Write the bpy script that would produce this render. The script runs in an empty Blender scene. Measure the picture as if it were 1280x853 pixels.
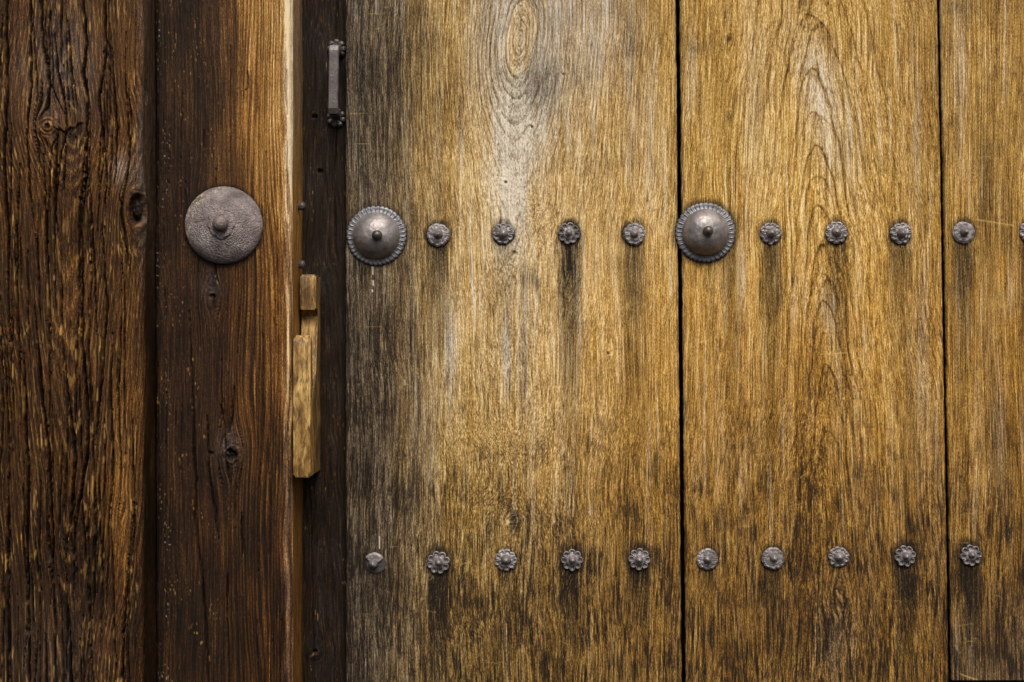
import bpy, bmesh, math
import numpy as np
from mathutils import Vector, Matrix

# ------------------------------------------------------------------ camera, light, exposure
SC = bpy.context.scene
COL = SC.collection
FPX = 1778.0        # focal length in photo pixels (1280 wide)
DIST = 2.13         # camera to the face of the door, metres

cam_data = bpy.data.cameras.new("camera")
cam_data.sensor_width = 36.0
cam_data.lens = 36.0 * FPX / 1280.0
cam_data.clip_start = 0.05
cam_data.clip_end = 200
cam = bpy.data.objects.new("camera", cam_data)
cam.location = (0, -DIST, 0)
cam.rotation_euler = (math.radians(90), 0, 0)
COL.objects.link(cam)
SC.camera = cam

SUN_EL, SUN_AZ = math.radians(52), math.radians(11)     # behind and above the camera, a touch to the right
world = bpy.data.worlds.new("World")
SC.world = world
world.use_nodes = True
wn = world.node_tree
wn.nodes.clear()
wo = wn.nodes.new("ShaderNodeOutputWorld")
wb = wn.nodes.new("ShaderNodeBackground")
sky = wn.nodes.new("ShaderNodeTexSky")
sky.sky_type = 'NISHITA'
sky.sun_disc = False
sky.sun_elevation = SUN_EL
sky.sun_rotation = math.pi - SUN_AZ
sky.air_density = 1.0
sky.dust_density = 6.0
sky.ozone_density = 0.6
wb.inputs[1].default_value = 0.065
wn.links.new(sky.outputs[0], wb.inputs[0])
wn.links.new(wb.outputs[0], wo.inputs[0])

sun_data = bpy.data.lights.new("sun", 'SUN')
sun_data.energy = 1.5
sun_data.angle = math.radians(30)
sun_data.color = (1.0, 0.95, 0.88)
sun = bpy.data.objects.new("sun", sun_data)
sd = Vector((math.sin(SUN_AZ) * math.cos(SUN_EL), -math.cos(SUN_AZ) * math.cos(SUN_EL), math.sin(SUN_EL)))
sun.rotation_euler = sd.to_track_quat('Z', 'Y').to_euler()
sun.location = sd * 5
COL.objects.link(sun)

SC.view_settings.view_transform = 'Standard'
SC.view_settings.look = 'None'
SC.view_settings.gamma = 1.0
SC.view_settings.use_curve_mapping = False
SC.view_settings.exposure = 1.05

# ------------------------------------------------------------------ helpers: units, noise
def wx(x, Y):
    return (x - 640.0) / FPX * (DIST + Y)
def wz(y, Y):
    return (426.5 - y) / FPX * (DIST + Y)
PX = DIST / FPX                     # one photo pixel on the door face, metres

_rng = np.random.RandomState(11)
_PERM = _rng.permutation(4096)
_ANG = _rng.rand(4096) * 2 * np.pi
_GX, _GY = np.cos(_ANG), np.sin(_ANG)

def perlin(x, y, seed=0):
    """gradient noise, about -1..1"""
    x = np.asarray(x, float) + seed * 17.31
    y = np.asarray(y, float) + seed * 5.77
    xi = np.floor(x).astype(np.int64); yi = np.floor(y).astype(np.int64)
    xf = x - xi; yf = y - yi
    u = xf * xf * xf * (xf * (xf * 6 - 15) + 10)
    v = yf * yf * yf * (yf * (yf * 6 - 15) + 10)
    def g(ix, iy, dx, dy):
        h = _PERM[(_PERM[(ix + seed * 131) & 4095] + iy) & 4095]
        return _GX[h] * dx + _GY[h] * dy
    a = g(xi, yi, xf, yf); b = g(xi + 1, yi, xf - 1, yf)
    c = g(xi, yi + 1, xf, yf - 1); d = g(xi + 1, yi + 1, xf - 1, yf - 1)
    return 1.5 * ((a * (1 - u) + b * u) * (1 - v) + (c * (1 - u) + d * u) * v)

def fbm(x, y, seed=0, o=3, gain=0.55):
    s, a, t = 0, 1.0, 0
    for i in range(o):
        s = s + a * perlin(x * 2 ** i, y * 2 ** i, seed + i * 7)
        t += a; a *= gain
    return s / t

def sstep(a, b, x):
    t = np.clip((x - a) / (b - a), 0, 1)
    return t * t * (3 - 2 * t)

def gauss(x, y, cx, cy, sx, sy):
    return np.exp(-((x - cx) / sx) ** 2 - ((y - cy) / sy) ** 2)

def knot_flow(x, y, knots):
    """grain coordinate that flows round knots; each knot (x, y, radius, elongation)"""
    u = x.copy()
    for kx, ky, a, e in knots:
        dx, dy = x - kx, (y - ky) / e
        r2 = dx * dx + dy * dy
        f = a * a / np.maximum(r2, a * a)
        u = u - 0.78 * dx * f * np.exp(-r2 / (a * 7.0) ** 2)
    return u

def crack_line(x, y, pts, width, seed, wob=0.9):
    """soft mask of a check in the wood that follows a polyline"""
    px = np.array([p[0] for p in pts], float); py = np.array([p[1] for p in pts], float)
    cx = np.interp(y, py, px) + wob * perlin(y / 14.0, y * 0, seed) + 0.3 * perlin(y / 5.0, y * 0, seed + 3)
    L = py[-1] - py[0]
    taper = np.clip(np.minimum((y - py[0]), (py[-1] - y)) / (0.22 * L), 0, 1) ** 0.6
    w = width * np.clip(taper, 0, 1) * (0.8 + 0.35 * perlin(y / 40.0, y * 0, seed + 5))
    d = np.abs(x - cx)
    return np.where(taper > 0, np.clip(1.15 - d / np.maximum(w, 1e-3), 0, 1), 0)

# ------------------------------------------------------------------ helpers: objects
def tag(o, label=None, cat=None, group=None):
    if label: o['label'] = label
    if cat: o['category'] = cat
    if group: o['group'] = group
    return o

def link(o, parent=None):
    COL.objects.link(o)
    if parent is not None:
        o.parent = parent
    return o

def empty(name, loc):
    o = bpy.data.objects.new(name, None)
    o.location = loc
    o.empty_display_size = 0.1
    return link(o)

def grid_object(name, P, attrs, mat, parent=None, origin=(0, 0, 0), wrap=False):
    """P: rows x cols x 3 world positions -> one smooth mesh with point attributes"""
    R, C = P.shape[:2]
    co = (P.reshape(-1, 3) - np.array(origin)).astype(np.float32)
    idx = np.arange(R * C).reshape(R, C)
    if wrap:
        idx = np.concatenate([idx, idx[:, :1]], axis=1)
    q = np.stack([idx[:-1, :-1], idx[1:, :-1], idx[1:, 1:], idx[:-1, 1:]], -1).reshape(-1, 4)
    n = len(q)
    me = bpy.data.meshes.new(name)
    me.vertices.add(len(co)); me.vertices.foreach_set("co", co.ravel())
    me.loops.add(n * 4); me.loops.foreach_set("vertex_index", q.ravel().astype(np.int32))
    me.polygons.add(n)
    me.polygons.foreach_set("loop_start", np.arange(0, n * 4, 4, dtype=np.int32))
    me.polygons.foreach_set("loop_total", np.full(n, 4, dtype=np.int32))
    me.polygons.foreach_set("use_smooth", np.ones(n, dtype=bool))
    me.update(calc_edges=True)
    for k, a in (attrs or {}).items():
        if a.shape[-1] == 4:
            at = me.attributes.new(k, 'FLOAT_COLOR', 'POINT')
            at.data.foreach_set("color", a.reshape(-1).astype(np.float32))
        else:
            at = me.attributes.new(k, 'FLOAT_VECTOR', 'POINT')
            at.data.foreach_set("vector", a.reshape(-1).astype(np.float32))
    me.materials.append(mat)
    o = bpy.data.objects.new(name, me)
    o.location = Vector(origin) - (parent.location if parent is not None else Vector())
    return link(o, parent)

# ------------------------------------------------------------------ materials
def new_mat(name):
    m = bpy.data.materials.new(name)
    m.use_nodes = True
    nt = m.node_tree
    nt.nodes.clear()
    out = nt.nodes.new("ShaderNodeOutputMaterial")
    bs = nt.nodes.new("ShaderNodeBsdfPrincipled")
    nt.links.new(bs.outputs[0], out.inputs[0])
    return m, nt, bs

class NT:
    def __init__(s, nt): s.nt = nt
    def n(s, t, **kw):
        nd = s.nt.nodes.new(t)
        for k, v in kw.items(): setattr(nd, k, v)
        return nd
    def put(s, v, sock):
        if hasattr(v, 'is_output'): s.nt.links.new(v, sock)
        elif isinstance(v, tuple) and sock.type == 'RGBA' and len(v) == 3: sock.default_value = (*v, 1)
        else: sock.default_value = v
    def math(s, op, a, b=0.0, c=0.0, clamp=False):
        nd = s.n("ShaderNodeMath", operation=op, use_clamp=clamp)
        for i, v in enumerate((a, b, c)): s.put(v, nd.inputs[i])
        return nd.outputs[0]
    def mix(s, f, a, b):
        nd = s.n("ShaderNodeMix", data_type='RGBA')
        s.put(f, nd.inputs[0]); s.put(a, nd.inputs[6]); s.put(b, nd.inputs[7])
        return nd.outputs[2]
    def mapping(s, v, scale, loc=(0, 0, 0)):
        nd = s.n("ShaderNodeMapping")
        s.put(v, nd.inputs[0]); nd.inputs[1].default_value = loc; nd.inputs[3].default_value = scale
        return nd.outputs[0]
    def noise(s, v, scale=1.0, detail=3.0, rough=0.55):
        nd = s.n("ShaderNodeTexNoise")
        s.put(v, nd.inputs['Vector']); nd.inputs['Scale'].default_value = scale
        nd.inputs['Detail'].default_value = detail; nd.inputs['Roughness'].default_value = rough
        return nd.outputs[0]
    def ramp(s, f, stops):
        nd = s.n("ShaderNodeValToRGB")
        el = nd.color_ramp.elements
        while len(el) < len(stops): el.new(0.5)
        for e, (p, c) in zip(el, stops):
            e.position = p; e.color = (*c, 1)
        s.put(f, nd.inputs[0])
        return nd.outputs[0]

def wood_mat(name, stops, amber, grey, stain_shade, fleck, knot, rough=(0.6, 0.8), spec=0.3, fine=0.35, bump=0.25):
    """wood driven by the grain coordinate and weathering and painted-shade masks stored on the timber itself"""
    m, nt, bs = new_mat(name)
    N = NT(nt)
    g = N.n("ShaderNodeAttribute", attribute_name="grain").outputs['Vector']
    wa = N.n("ShaderNodeAttribute", attribute_name="wear_shade")
    sep = N.n("ShaderNodeSeparateColor"); nt.links.new(wa.outputs['Color'], sep.inputs[0])
    wb_ = N.n("ShaderNodeAttribute", attribute_name="marks")
    sep2 = N.n("ShaderNodeSeparateColor"); nt.links.new(wb_.outputs['Color'], sep2.inputs[0])
    tone, bleach_light, st, fl = sep.outputs[0], sep.outputs[1], sep.outputs[2], wa.outputs['Alpha']
    f1 = N.noise(N.mapping(g, (0.95, 0.050, 1)), 1.0, 3.0, 0.65)      # fibres about a pixel wide
    f3 = N.noise(N.mapping(g, (0.55, 0.0055, 1), (91, 3, 0)), 1.0, 2.0, 0.6)   # long unbroken grain lines
    f2 = N.noise(N.mapping(g, (0.70, 0.34, 1), (37, 11, 0)), 1.0, 2.0, 0.6)   # pores and speckle
    nn = N.math('ADD', N.math('MULTIPLY', N.math('SUBTRACT', f1, 0.5), fine * 0.95),
                N.math('MULTIPLY', N.math('SUBTRACT', f2, 0.5), fine * 1.15))
    nn = N.math('ADD', nn, N.math('MULTIPLY', N.math('SUBTRACT', f3, 0.5), fine * 1.25))
    t = N.math('ADD', tone, nn, clamp=True)
    col = N.mix(sep2.outputs[2], N.ramp(t, stops), N.ramp(t, amber))
    col = N.mix(bleach_light, col, N.ramp(t, grey))
    stf = N.math('MULTIPLY', N.math('POWER', st, 0.62), N.math('ADD', 1.02, N.math('MULTIPLY', nn, -0.7)), clamp=True)
    col = N.mix(stf, col, stain_shade)
    col = N.mix(fl, col, fleck)
    col = N.mix(sep2.outputs[1], col, knot)
    col = N.mix(sep2.outputs[0], col, (0.62, 0.60, 0.54))
    nt.links.new(col, bs.inputs['Base Color'])
    r = N.math('MULTIPLY_ADD', f2, rough[1] - rough[0], rough[0])
    nt.links.new(r, bs.inputs['Roughness'])
    bs.inputs['Specular IOR Level'].default_value = spec
    bp = N.n("ShaderNodeBump")
    bp.inputs['Strength'].default_value = bump
    bp.inputs['Distance'].default_value = 0.0012
    nt.links.new(N.math('ADD', f1, N.math('MULTIPLY', f2, 0.5)), bp.inputs['Height'])
    nt.links.new(bp.outputs[0], bs.inputs['Normal'])
    return m

M_PLANK = wood_mat("weathered_golden_wood",
    [(0.0, (0.020, 0.012, 0.006)), (0.25, (0.070, 0.038, 0.010)), (0.5, (0.225, 0.126, 0.027)),
     (0.75, (0.47, 0.305, 0.085)), (1.0, (0.78, 0.62, 0.31))],
    [(0.0, (0.020, 0.011, 0.004)), (0.25, (0.068, 0.032, 0.007)), (0.5, (0.225, 0.110, 0.017)), (0.75, (0.49, 0.275, 0.054)), (1.0, (0.76, 0.53, 0.19))],
    [(0.0, (0.020, 0.017, 0.014)), (0.3, (0.095, 0.080, 0.062)), (0.6, (0.27, 0.235, 0.18)), (1.0, (0.60, 0.55, 0.45))],
    (0.009, 0.006, 0.0042), (0.60, 0.42, 0.16), (0.10, 0.06, 0.028), rough=(0.6, 0.85), spec=0.12, fine=0.85)
M_DARK = wood_mat("dark_weathered_timber",
    [(0.0, (0.005, 0.0036, 0.0026)), (0.25, (0.021, 0.0108, 0.0048)), (0.5, (0.088, 0.041, 0.0125)),
     (0.75, (0.31, 0.165, 0.040)), (1.0, (0.70, 0.53, 0.27))],
    [(0.0, (0.005, 0.0036, 0.0026)), (0.25, (0.023, 0.0100, 0.0036)), (0.5, (0.098, 0.040, 0.0095)), (0.75, (0.34, 0.165, 0.034)), (1.0, (0.70, 0.50, 0.22))],
    [(0.0, (0.012, 0.010, 0.010)), (0.3, (0.050, 0.041, 0.037)), (0.6, (0.17, 0.14, 0.115)), (1.0, (0.62, 0.55, 0.42))],
    (0.004, 0.003, 0.0025), (0.46, 0.27, 0.085), (0.020, 0.014, 0.011), rough=(0.45, 0.75), spec=0.10, fine=0.6, bump=0.35)

def iron_mat(name, c0, c1, rust, metallic, rough, bump, bscale, bdist=0.0015):
    m, nt, bs = new_mat(name)
    N = NT(nt)
    tc = N.n("ShaderNodeTexCoord").outputs['Object']
    oi = N.n("ShaderNodeObjectInfo").outputs['Random']
    off = N.n("ShaderNodeVectorMath", operation='ADD')
    nt.links.new(tc, off.inputs[0])
    cb = N.n("ShaderNodeCombineXYZ")
    nt.links.new(N.math('MULTIPLY', oi, 7.0), cb.inputs[0]); nt.links.new(cb.outputs[0], off.inputs[1])
    v = off.outputs[0]
    a = N.noise(v, 55, 4, 0.6); b = N.noise(v, 260, 3, 0.6); c = N.noise(v, 900, 2, 0.5)
    col = N.ramp(a, [(0.32, c0), (0.68, c1)])
    col = N.mix(N.math('MULTIPLY', N.math('SUBTRACT', b, 0.46, clamp=True), 4.0, clamp=True), col, rust)
    nt.links.new(col, bs.inputs['Base Color'])
    bs.inputs['Metallic'].default_value = metallic
    nt.links.new(N.math('MULTIPLY_ADD', b, 0.4, rough - 0.2), bs.inputs['Roughness'])
    bp = N.n("ShaderNodeBump")
    bp.inputs['Strength'].default_value = bump; bp.inputs['Distance'].default_value = bdist
    h = N.math('ADD', N.noise(v, bscale, 3, 0.6), N.math('MULTIPLY', c, 0.4))
    nt.links.new(h, bp.inputs['Height']); nt.links.new(bp.outputs[0], bs.inputs['Normal'])
    return m

M_DOME = iron_mat("patinated_iron", (0.13, 0.122, 0.118), (0.36, 0.325, 0.32), (0.19, 0.172, 0.165), 0.65, 0.50, 0.35, 420)
M_RIM = iron_mat("blue_grey_iron", (0.10, 0.105, 0.118), (0.22, 0.225, 0.245), (0.12, 0.112, 0.108), 0.55, 0.5, 0.25, 420)
M_STUD = iron_mat("forged_iron", (0.10, 0.092, 0.094), (0.28, 0.258, 0.26), (0.15, 0.122, 0.112), 0.5, 0.48, 0.5, 500)
M_KNOB = iron_mat("polished_iron", (0.06, 0.055, 0.055), (0.12, 0.11, 0.11), (0.08, 0.06, 0.05), 0.6, 0.33, 0.3, 500)
M_ROUGH = iron_mat("pitted_iron", (0.125, 0.098, 0.092), (0.195, 0.160, 0.152), (0.11, 0.078, 0.066), 0.25, 0.50, 0.75, 380)

# ------------------------------------------------------------------ row spacing shared by all timbers
def rows(dy, top=-260, bottom=1110):
    return np.concatenate([np.linspace(top, -14, 14), np.arange(-10, 863, dy), np.linspace(868, bottom, 14)])

# ------------------------------------------------------------------ left beam: deeply checked timber
YB = -0.150
def build_beam():
    ys = rows(0.95)
    s = (DIST + YB) / FPX
    side = 0.150 - 0.085 + 0.04                       # depth of the side face back past the post's front
    r = 9.0 * s
    xl = np.concatenate([np.linspace(-260, -8, 16), np.arange(-6, 170, 0.85)])
    prof = [(wx(x, YB), YB, 0.0, -1.0, x) for x in xl]
    xe = wx(178, YB)
    for a in np.linspace(0.05, 1, 10):
        t = a * math.pi / 2
        prof.append((xe - r + r * math.sin(t), YB + r - r * math.cos(t), math.sin(t), -math.cos(t), 170 + a * 11))
    for d in np.linspace(0.004, side, 44):
        prof.append((xe, YB + r + d, 1.0, 0.0, 181 + d / s))
    pr = np.array(prof)
    X0, Y0, NX, NY, U = [np.broadcast_to(pr[:, i], (len(ys), len(pr))).copy() for i in range(5)]
    Yp = np.broadcast_to(ys[:, None], U.shape).copy()
    x, y = U, Yp
    xw = x + 5 * perlin(x / 70, y / 190, 1) + 1.5 * perlin(x / 26, y / 110, 2)
    u = knot_flow(xw, y, [(60, 158, 15, 1.3), (172, 262, 13, 2.0), (190, 112, 9, 2.0), (154, 640, 6, 2.5)])
    ring = np.sqrt((u - 88 - 10 * perlin(y / 160, y * 0, 3)) ** 2 + 24 ** 2) + 0.085 * y * sstep(120, 260, y) - 0.10 * np.minimum(y, 158) \
        + 3.0 * perlin(x / 26, y / 110, 4)
    ph = ring / 4.6 + 0.5 * perlin(u / 30, y / 200, 5)
    ridge = 0.5 + 0.5 * np.cos(2 * np.pi * ph)
    fine = perlin(u / 2.1, y / 26, 6)
    h = 1.2 * ridge * (0.5 + 0.5 * perlin(u / 40, y / 120, 7)) + 0.55 * fine + 2.2 * perlin(x / 48, y / 130, 8) + 0.30 * perlin(u / 1.6, y / 9, 9)
    # long drying checks, as they run in the beam
    cr = np.zeros_like(x)
    lines = [([(45, -240), (53, 50), (61, 101), (83, 146)], 2.38), ([(102, -240), (103, 0), (108, 55), (104, 91), (110, 126), (108, 212), (101, 283), (103, 430), (110, 516), (109, 567), (94, 664), (91, 755)], 2.38),
             ([(129, -240), (132, 70), (124, 126), (133, 210), (131, 300)], 1.88), ([(68, 40), (73, 90), (84, 146)], 1.88), ([(84, 20), (90, 90), (98, 140)], 1.50),
             ([(8, -240), (9, 126), (5, 200), (10, 303), (12, 430)], 2.25), ([(36, -240), (39, 110), (33, 170), (37, 240), (45, 300)], 1.88),
             ([(43, 380), (53, 496), (61, 562), (66, 674), (63, 760)], 2.50), ([(149, 242), (156, 300), (163, 340)], 1.62),
             ([(54, 190), (58, 290), (61, 360), (65, 470)], 1.88), ([(79, 435), (94, 572), (90, 640), (81, 704)], 2.12),
             ([(84, 745), (91, 880)], 2.25), ([(36, 560), (34, 674), (38, 890)], 2.12), ([(57, 790), (58, 890)], 1.75), ([(119, 600), (118, 720), (116, 775)], 2.00),
             ([(140, 60), (146, 160), (143, 240)], 1.75), ([(71, 165), (68, 250), (72, 300)], 2.00), ([(82, 168), (80, 240)], 1.50),
             ([(127, 280), (134, 380), (128, 470), (119, 560)], 1.75), ([(30, 440), (33, 540), (37, 650)], 2.12), ([(12, 560), (9, 700), (14, 880)], 1.88),
             ([(22, 240), (21, 360), (25, 470)], 1.75), ([(112, 230), (118, 330), (121, 420)], 1.62), ([(160, 690), (155, 790), (151, 890)], 1.75)]
    for i, (p, w) in enumerate(lines):
        cr = np.maximum(cr, crack_line(x, y, p, w, 40 + i))
    rg = np.random.RandomState(5)
    for i in range(95):                               # hairline checks that run with the grain
        u0, y0, L = rg.uniform(0, 172), rg.uniform(-60, 800), rg.uniform(70, 300)
        sl = rg.uniform(-.04, .04)
        mrow = (ys > y0) & (ys < y0 + L)
        if mrow.any():
            d = np.abs(u[mrow] - (u0 + sl * (y[mrow] - y0) + 0.8 * perlin(y[mrow] / 30, y[mrow] * 0, i)))
            tp = np.clip(np.minimum(y[mrow] - y0, y0 + L - y[mrow]) / (.3 * L), 0, 1)
            cr[mrow] = np.maximum(cr[mrow], 0.85 * np.clip(1.15 - d / np.maximum(1.05 * tp, 1e-3), 0, 1))
    for kx, ky, kr in ((60, 158, 17), (172, 262, 20), (190, 112, 14)):
        cr *= sstep(kr * .5, kr * 1.1, np.hypot(x - kx, (y - ky) / 1.6))
    h -= 15.0 * cr
    # lifted plate above the broad knot, torn off along its lower rim
    edge = 158 + 5 * np.sin((x - 66) / 9.0) + 3 * perlin(x / 6, y * 0, 61)
    plate = sstep(60, 70, x) * (1 - sstep(100, 108, x)) * (1 - sstep(edge - 1.5, edge + 1.5, y)) * sstep(20, 120, y)
    h += 2.2 * plate - 1.2 * sstep(66, 74, x) * (1 - sstep(100, 108, x)) * sstep(edge - 1, edge + 2, y) * (1 - sstep(175, 230, y))
    # knots
    k1 = np.hypot(x - 60, y - 158); k2 = np.hypot(x - 172, (y - 262) / 1.8); k3 = np.hypot(x - 193, (y - 112) / 1.9)
    h += 4.5 * np.exp(-(k1 / 13) ** 2) - 1.8 * np.exp(-((k1 - 7.5) / 1.3) ** 2) - 1.0 * np.exp(-((k1 - 12) / 1.5) ** 2) - 2.5 * (1 - sstep(2.0, 4, k1))
    h += 4.0 * np.exp(-(k2 / 20) ** 2) - 9 * (1 - sstep(8, 12, k2)) + 7.0 * (1 - sstep(4, 8, k2)) + 1.0 * perlin(x / 3, y / 5, 64) * (k2 < 10)
    h -= 8 * (1 - sstep(5, 9, k3))
    h = h * np.where(x < -10, 0.6, 1.0)
    # colour masks
    gold = gauss(x, y, 154, 545, 20, 130) + 0.7 * gauss(x, y, 152, 720, 9, 70) + 0.55 * gauss(x, y, 88, 215, 24, 50) + 0.45 * gauss(x, y, 160, 390, 20, 60) \
        + 0.35 * gauss(x, y, 100, 420, 40, 120) + 0.5 * gauss(x, y, 150, 120, 25, 80)
    gold *= 0.75 + 0.8 * fbm(u / 14, y / 120, 10)
    tone = 0.275 + 0.19 * fbm(u / 4, y / 150, 11) + 0.10 * perlin(x / 50, y / 130, 12) + 0.27 * np.clip(gold, 0, 1.2) + 0.10 * (ridge - 0.5)
    tone += 0.05 * (1 - sstep(100, 330, y)) - 0.05 * sstep(560, 760, y)
    bleach_light = 0.5 * gauss(x, y, 75, 85, 48, 75) + 0.5 * gauss(x, y, 150, 213, 15, 22) + 0.4 * gauss(x, y, 178, 205, 10, 60) + 0.35 * sstep(166, 178, x) * (1 - sstep(280, 400, y)) \
        + 0.3 * gauss(x, y, 60, 830, 60, 70)
    tone += 0.20 * gauss(x, y, 152, 215, 18, 28) * (0.4 + 0.9 * ridge) + 0.10 * gauss(x, y, 60, 158, 20, 16) + 0.06 * gauss(x, y, 75, 90, 45, 60)  # first term, like the grey patch above, paints in a gloss sheen
    bleach_light = np.clip(bleach_light * (0.9 + 0.6 * perlin(u / 9, y / 60, 13)), 0, 1)
    fn = perlin(u / 1.5, y / 20, 14) + 0.5 * perlin(u / 4.5, y / 45, 15)
    fpatch = perlin(x / 26, y / 60, 16) + 0.35 * gauss(x, y, 150, 600, 25, 160) + 0.25 * gauss(x, y, 90, 370, 45, 120) + 0.15
    crest = sstep(0.80, 0.97, ridge)
    fleck = np.maximum(0.9 * sstep(0.50, 0.78, fn + 0.3 * (ridge - .5)) * sstep(0.0, 0.4, fpatch), 0.26 * crest * sstep(0.15, 0.6, fpatch + 0.8 * perlin(u / 4, y / 38, 18)))
    fleck *= (1 - cr) * (1 - 0.9 * sstep(168, 178, x)) * (0.62 + 0.45 * perlin(u / 12, y / 40, 17))
    fleck = np.clip(fleck * 0.95, 0, 1)
    h += 0.9 * fleck
    stain_shade = np.clip(1.1 * cr + 0.7 * (1 - sstep(2, 4.5, k1)) + 0.3 * (k1 < 9) * (0.5 + 0.5 * np.cos(k1 * 1.9)) + 0.85 * (1 - sstep(7, 11, k2)) + .8 * (1 - sstep(5, 9, k3)), 0, 1.0)
    stain_shade = np.maximum(stain_shade, 0.45 * sstep(66, 74, x) * (1 - sstep(98, 108, x)) * sstep(edge - 1, edge + 3, y) * (1 - sstep(165, 195, y)))  # dark band just below the plate's torn rim
    stain_shade = np.maximum(stain_shade, 0.30 * sstep(176, 186, x) * (0.2 + 0.8 * sstep(250, 420, y)))
    tone = np.where(x > 178, tone * 0.95 + .03, tone) + 0.16 * np.exp(-((k1 - 6) / 3.0) ** 2) - 0.14 * np.exp(-((k1 - 7.8) / 1.0) ** 2)
    P = np.stack([X0 + NX * h * s, Y0 + NY * h * s, (426.5 - y) * s], -1)
    grain = np.stack([u, y, ring], -1)
    z = np.zeros_like(x)
    o = grid_object("timber_beam", P, {"grain": grain, "wear_shade": np.stack([tone, bleach_light, stain_shade, fleck], -1),
                    "marks": np.stack([z, z, np.clip(0.6 + 0.5 * perlin(x / 40, y / 120, 19), 0, 1), z + 1], -1)}, M_DARK)
    o['kind'] = 'thing'
    tag(o, "dark deeply cracked timber beam with knots and golden flecks at far left", "beam")
    return o
build_beam()

# ------------------------------------------------------------------ post beside it, carrying the big boss
YP = -0.085
YS = 0.020          # face of the recessed dark stile
post = empty("timber_post", (wx(280, YP), YP, -0.75))
tag(post, "dark brown timber post with one large plain round iron boss and pale worn edge", "post")
def build_post():
    ys = rows(1.05)
    s = (DIST + YP) / FPX
    xe = -0.3170
    prof = []
    for d in np.linspace(0.05, 0.004, 8):
        prof.append((wx(194.5, YP), YP + d, -1.0, 0.0, 194 - d / s))
    rl = 0.004
    for a in np.linspace(0, 1, 5):
        t = a * math.pi / 2
        prof.append((wx(194.5, YP) + rl - rl * math.cos(t), YP + rl - rl * math.sin(t), -math.cos(t), -math.sin(t), 194 + 3 * a))
    for xx in np.arange(198, 354, 1.0):
        prof.append((wx(xx, YP), YP, 0.0, -1.0, xx))
    x1 = wx(354, YP)
    for a in np.linspace(0.06, 1, 18):                # worn, rounded arris
        t = a * math.pi / 2
        prof.append((x1 + (xe - x1) * math.sin(t), YP + 0.010 * (1 - math.cos(t)), math.sin(t) * .8, -math.cos(t) - .15, 354 + 12.5 * a))
    for d in np.linspace(0.002, 0.105, 36):
        prof.append((xe, YP + 0.010 + d, 1.0, 0.0, 366.5 + d / s))
    pr = np.array(prof)
    X0, Y0, NX, NY, U = [np.broadcast_to(pr[:, i], (len(ys), len(pr))).copy() for i in range(5)]
    y = np.broadcast_to(ys[:, None], U.shape).copy(); x = U
    xw = x + 3.0 * perlin(x / 60, y / 240, 21) + 1.2 * perlin(x / 22, y / 90, 22)
    u = knot_flow(xw, y, [(290, 568, 15, 1.7), (266, 371, 10, 1.9), (262, 567, 5, 1.5)])
    ring = u + 9 * perlin(x / 55, y / 330, 23)
    ring = ring + 6 * np.exp(-((y - 470) / 120.0) ** 2) * np.cos((x - 285) / 24.0)
    sp = 5.0
    ridge = 0.5 + 0.5 * np.cos(2 * np.pi * (ring / sp + 0.9 * perlin(u / 14, y / 420, 24) + .2 * perlin(u / 8, y / 60, 29)))
    worn = sstep(255, 320, x)
    h = (0.35 + 0.75 * worn) * ridge * (0.5 + 0.5 * perlin(u / 30, y / 160, 25)) + 0.5 * perlin(u / 2.0, y / 22, 26) + 1.6 * perlin(x / 60, y / 170, 27)
    h += (1 - worn) * 0.35 * fbm(x / 3.5, y / 9, 28, 2)
    cr = np.zeros_like(x)
    for i, (p, w) in enumerate([([(236, 385), (238, 420), (242, 510), (243, 575), (246, 600), (244, 646), (248, 682), (252, 716), (257, 776), (262, 900)], 2.00),
                   ([(259, 518), (262, 595), (269, 640), (273, 676)], 1.88), ([(281, 535), (283, 575), (288, 611)], 1.62),
                   ([(275, 505), (282, 540)], 1.50), ([(293, 480), (291, 520), (286, 543)], 1.88), ([(309, 88), (311, 110), (306, 114)], 1.50),
                   ([(302, 640), (304, 700)], 1.25), ([(285, 716), (283, 770)], 1.50), ([(361, 470), (359, 560), (360, 640)], .9)]):
        cr = np.maximum(cr, crack_line(x, y, p, w, 80 + i, 0.8))
    rg = np.random.RandomState(8)
    for i in range(45):
        u0, y0, L = rg.uniform(200, 362), rg.uniform(-30, 820), rg.uniform(30, 150)
        mrow = (ys > y0) & (ys < y0 + L)
        d = np.abs(u[mrow] - (u0 + 1.0 * perlin(y[mrow] / 22, y[mrow] * 0, i)))
        tp = np.clip(np.minimum(y[mrow] - y0, y0 + L - y[mrow]) / (.3 * L), 0, 1)
        clear = sstep(10, 20, np.hypot(x[mrow] - 290, (y[mrow] - 568) / 1.7)) * sstep(8, 16, np.hypot(x[mrow] - 266, (y[mrow] - 371) / 1.9))
        cr[mrow] = np.maximum(cr[mrow], clear * 0.6 * np.clip(1.1 - d / np.maximum(0.8 * tp, 1e-3), 0, 1))
    h -= 7 * cr
    # tongue of wood left standing above the knot
    wtong = np.clip((541 - y) / 60.0, 0, 1) * 8
    tongue = (1 - sstep(wtong - 1.5, wtong + .5, np.abs(x - 285 + (541 - y) * 0.02))) * sstep(440, 500, y) * (y < 541)
    h += 2.6 * tongue
    k1 = np.hypot(x - 290, (y - 568) / 1.1) + 2.6 * perlin(x / 5, y / 5, 31); k2 = np.hypot(x - 266, y - 371)
    k3 = np.hypot((x - 264) / 1.4, y - 567)
    h += 2.5 * np.exp(-(k1 / 15) ** 2) - 7 * (1 - sstep(4, 7.5, k1)) + 2.5 * np.exp(-(k2 / 12) ** 2) - 4 * (1 - sstep(2, 4.5, k2)) - 2.5 * (1 - sstep(1, 3.2, k3)) + 0.9 * np.cos(k1 * 1.35) * np.exp(-(k1 / 16) ** 2)
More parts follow.
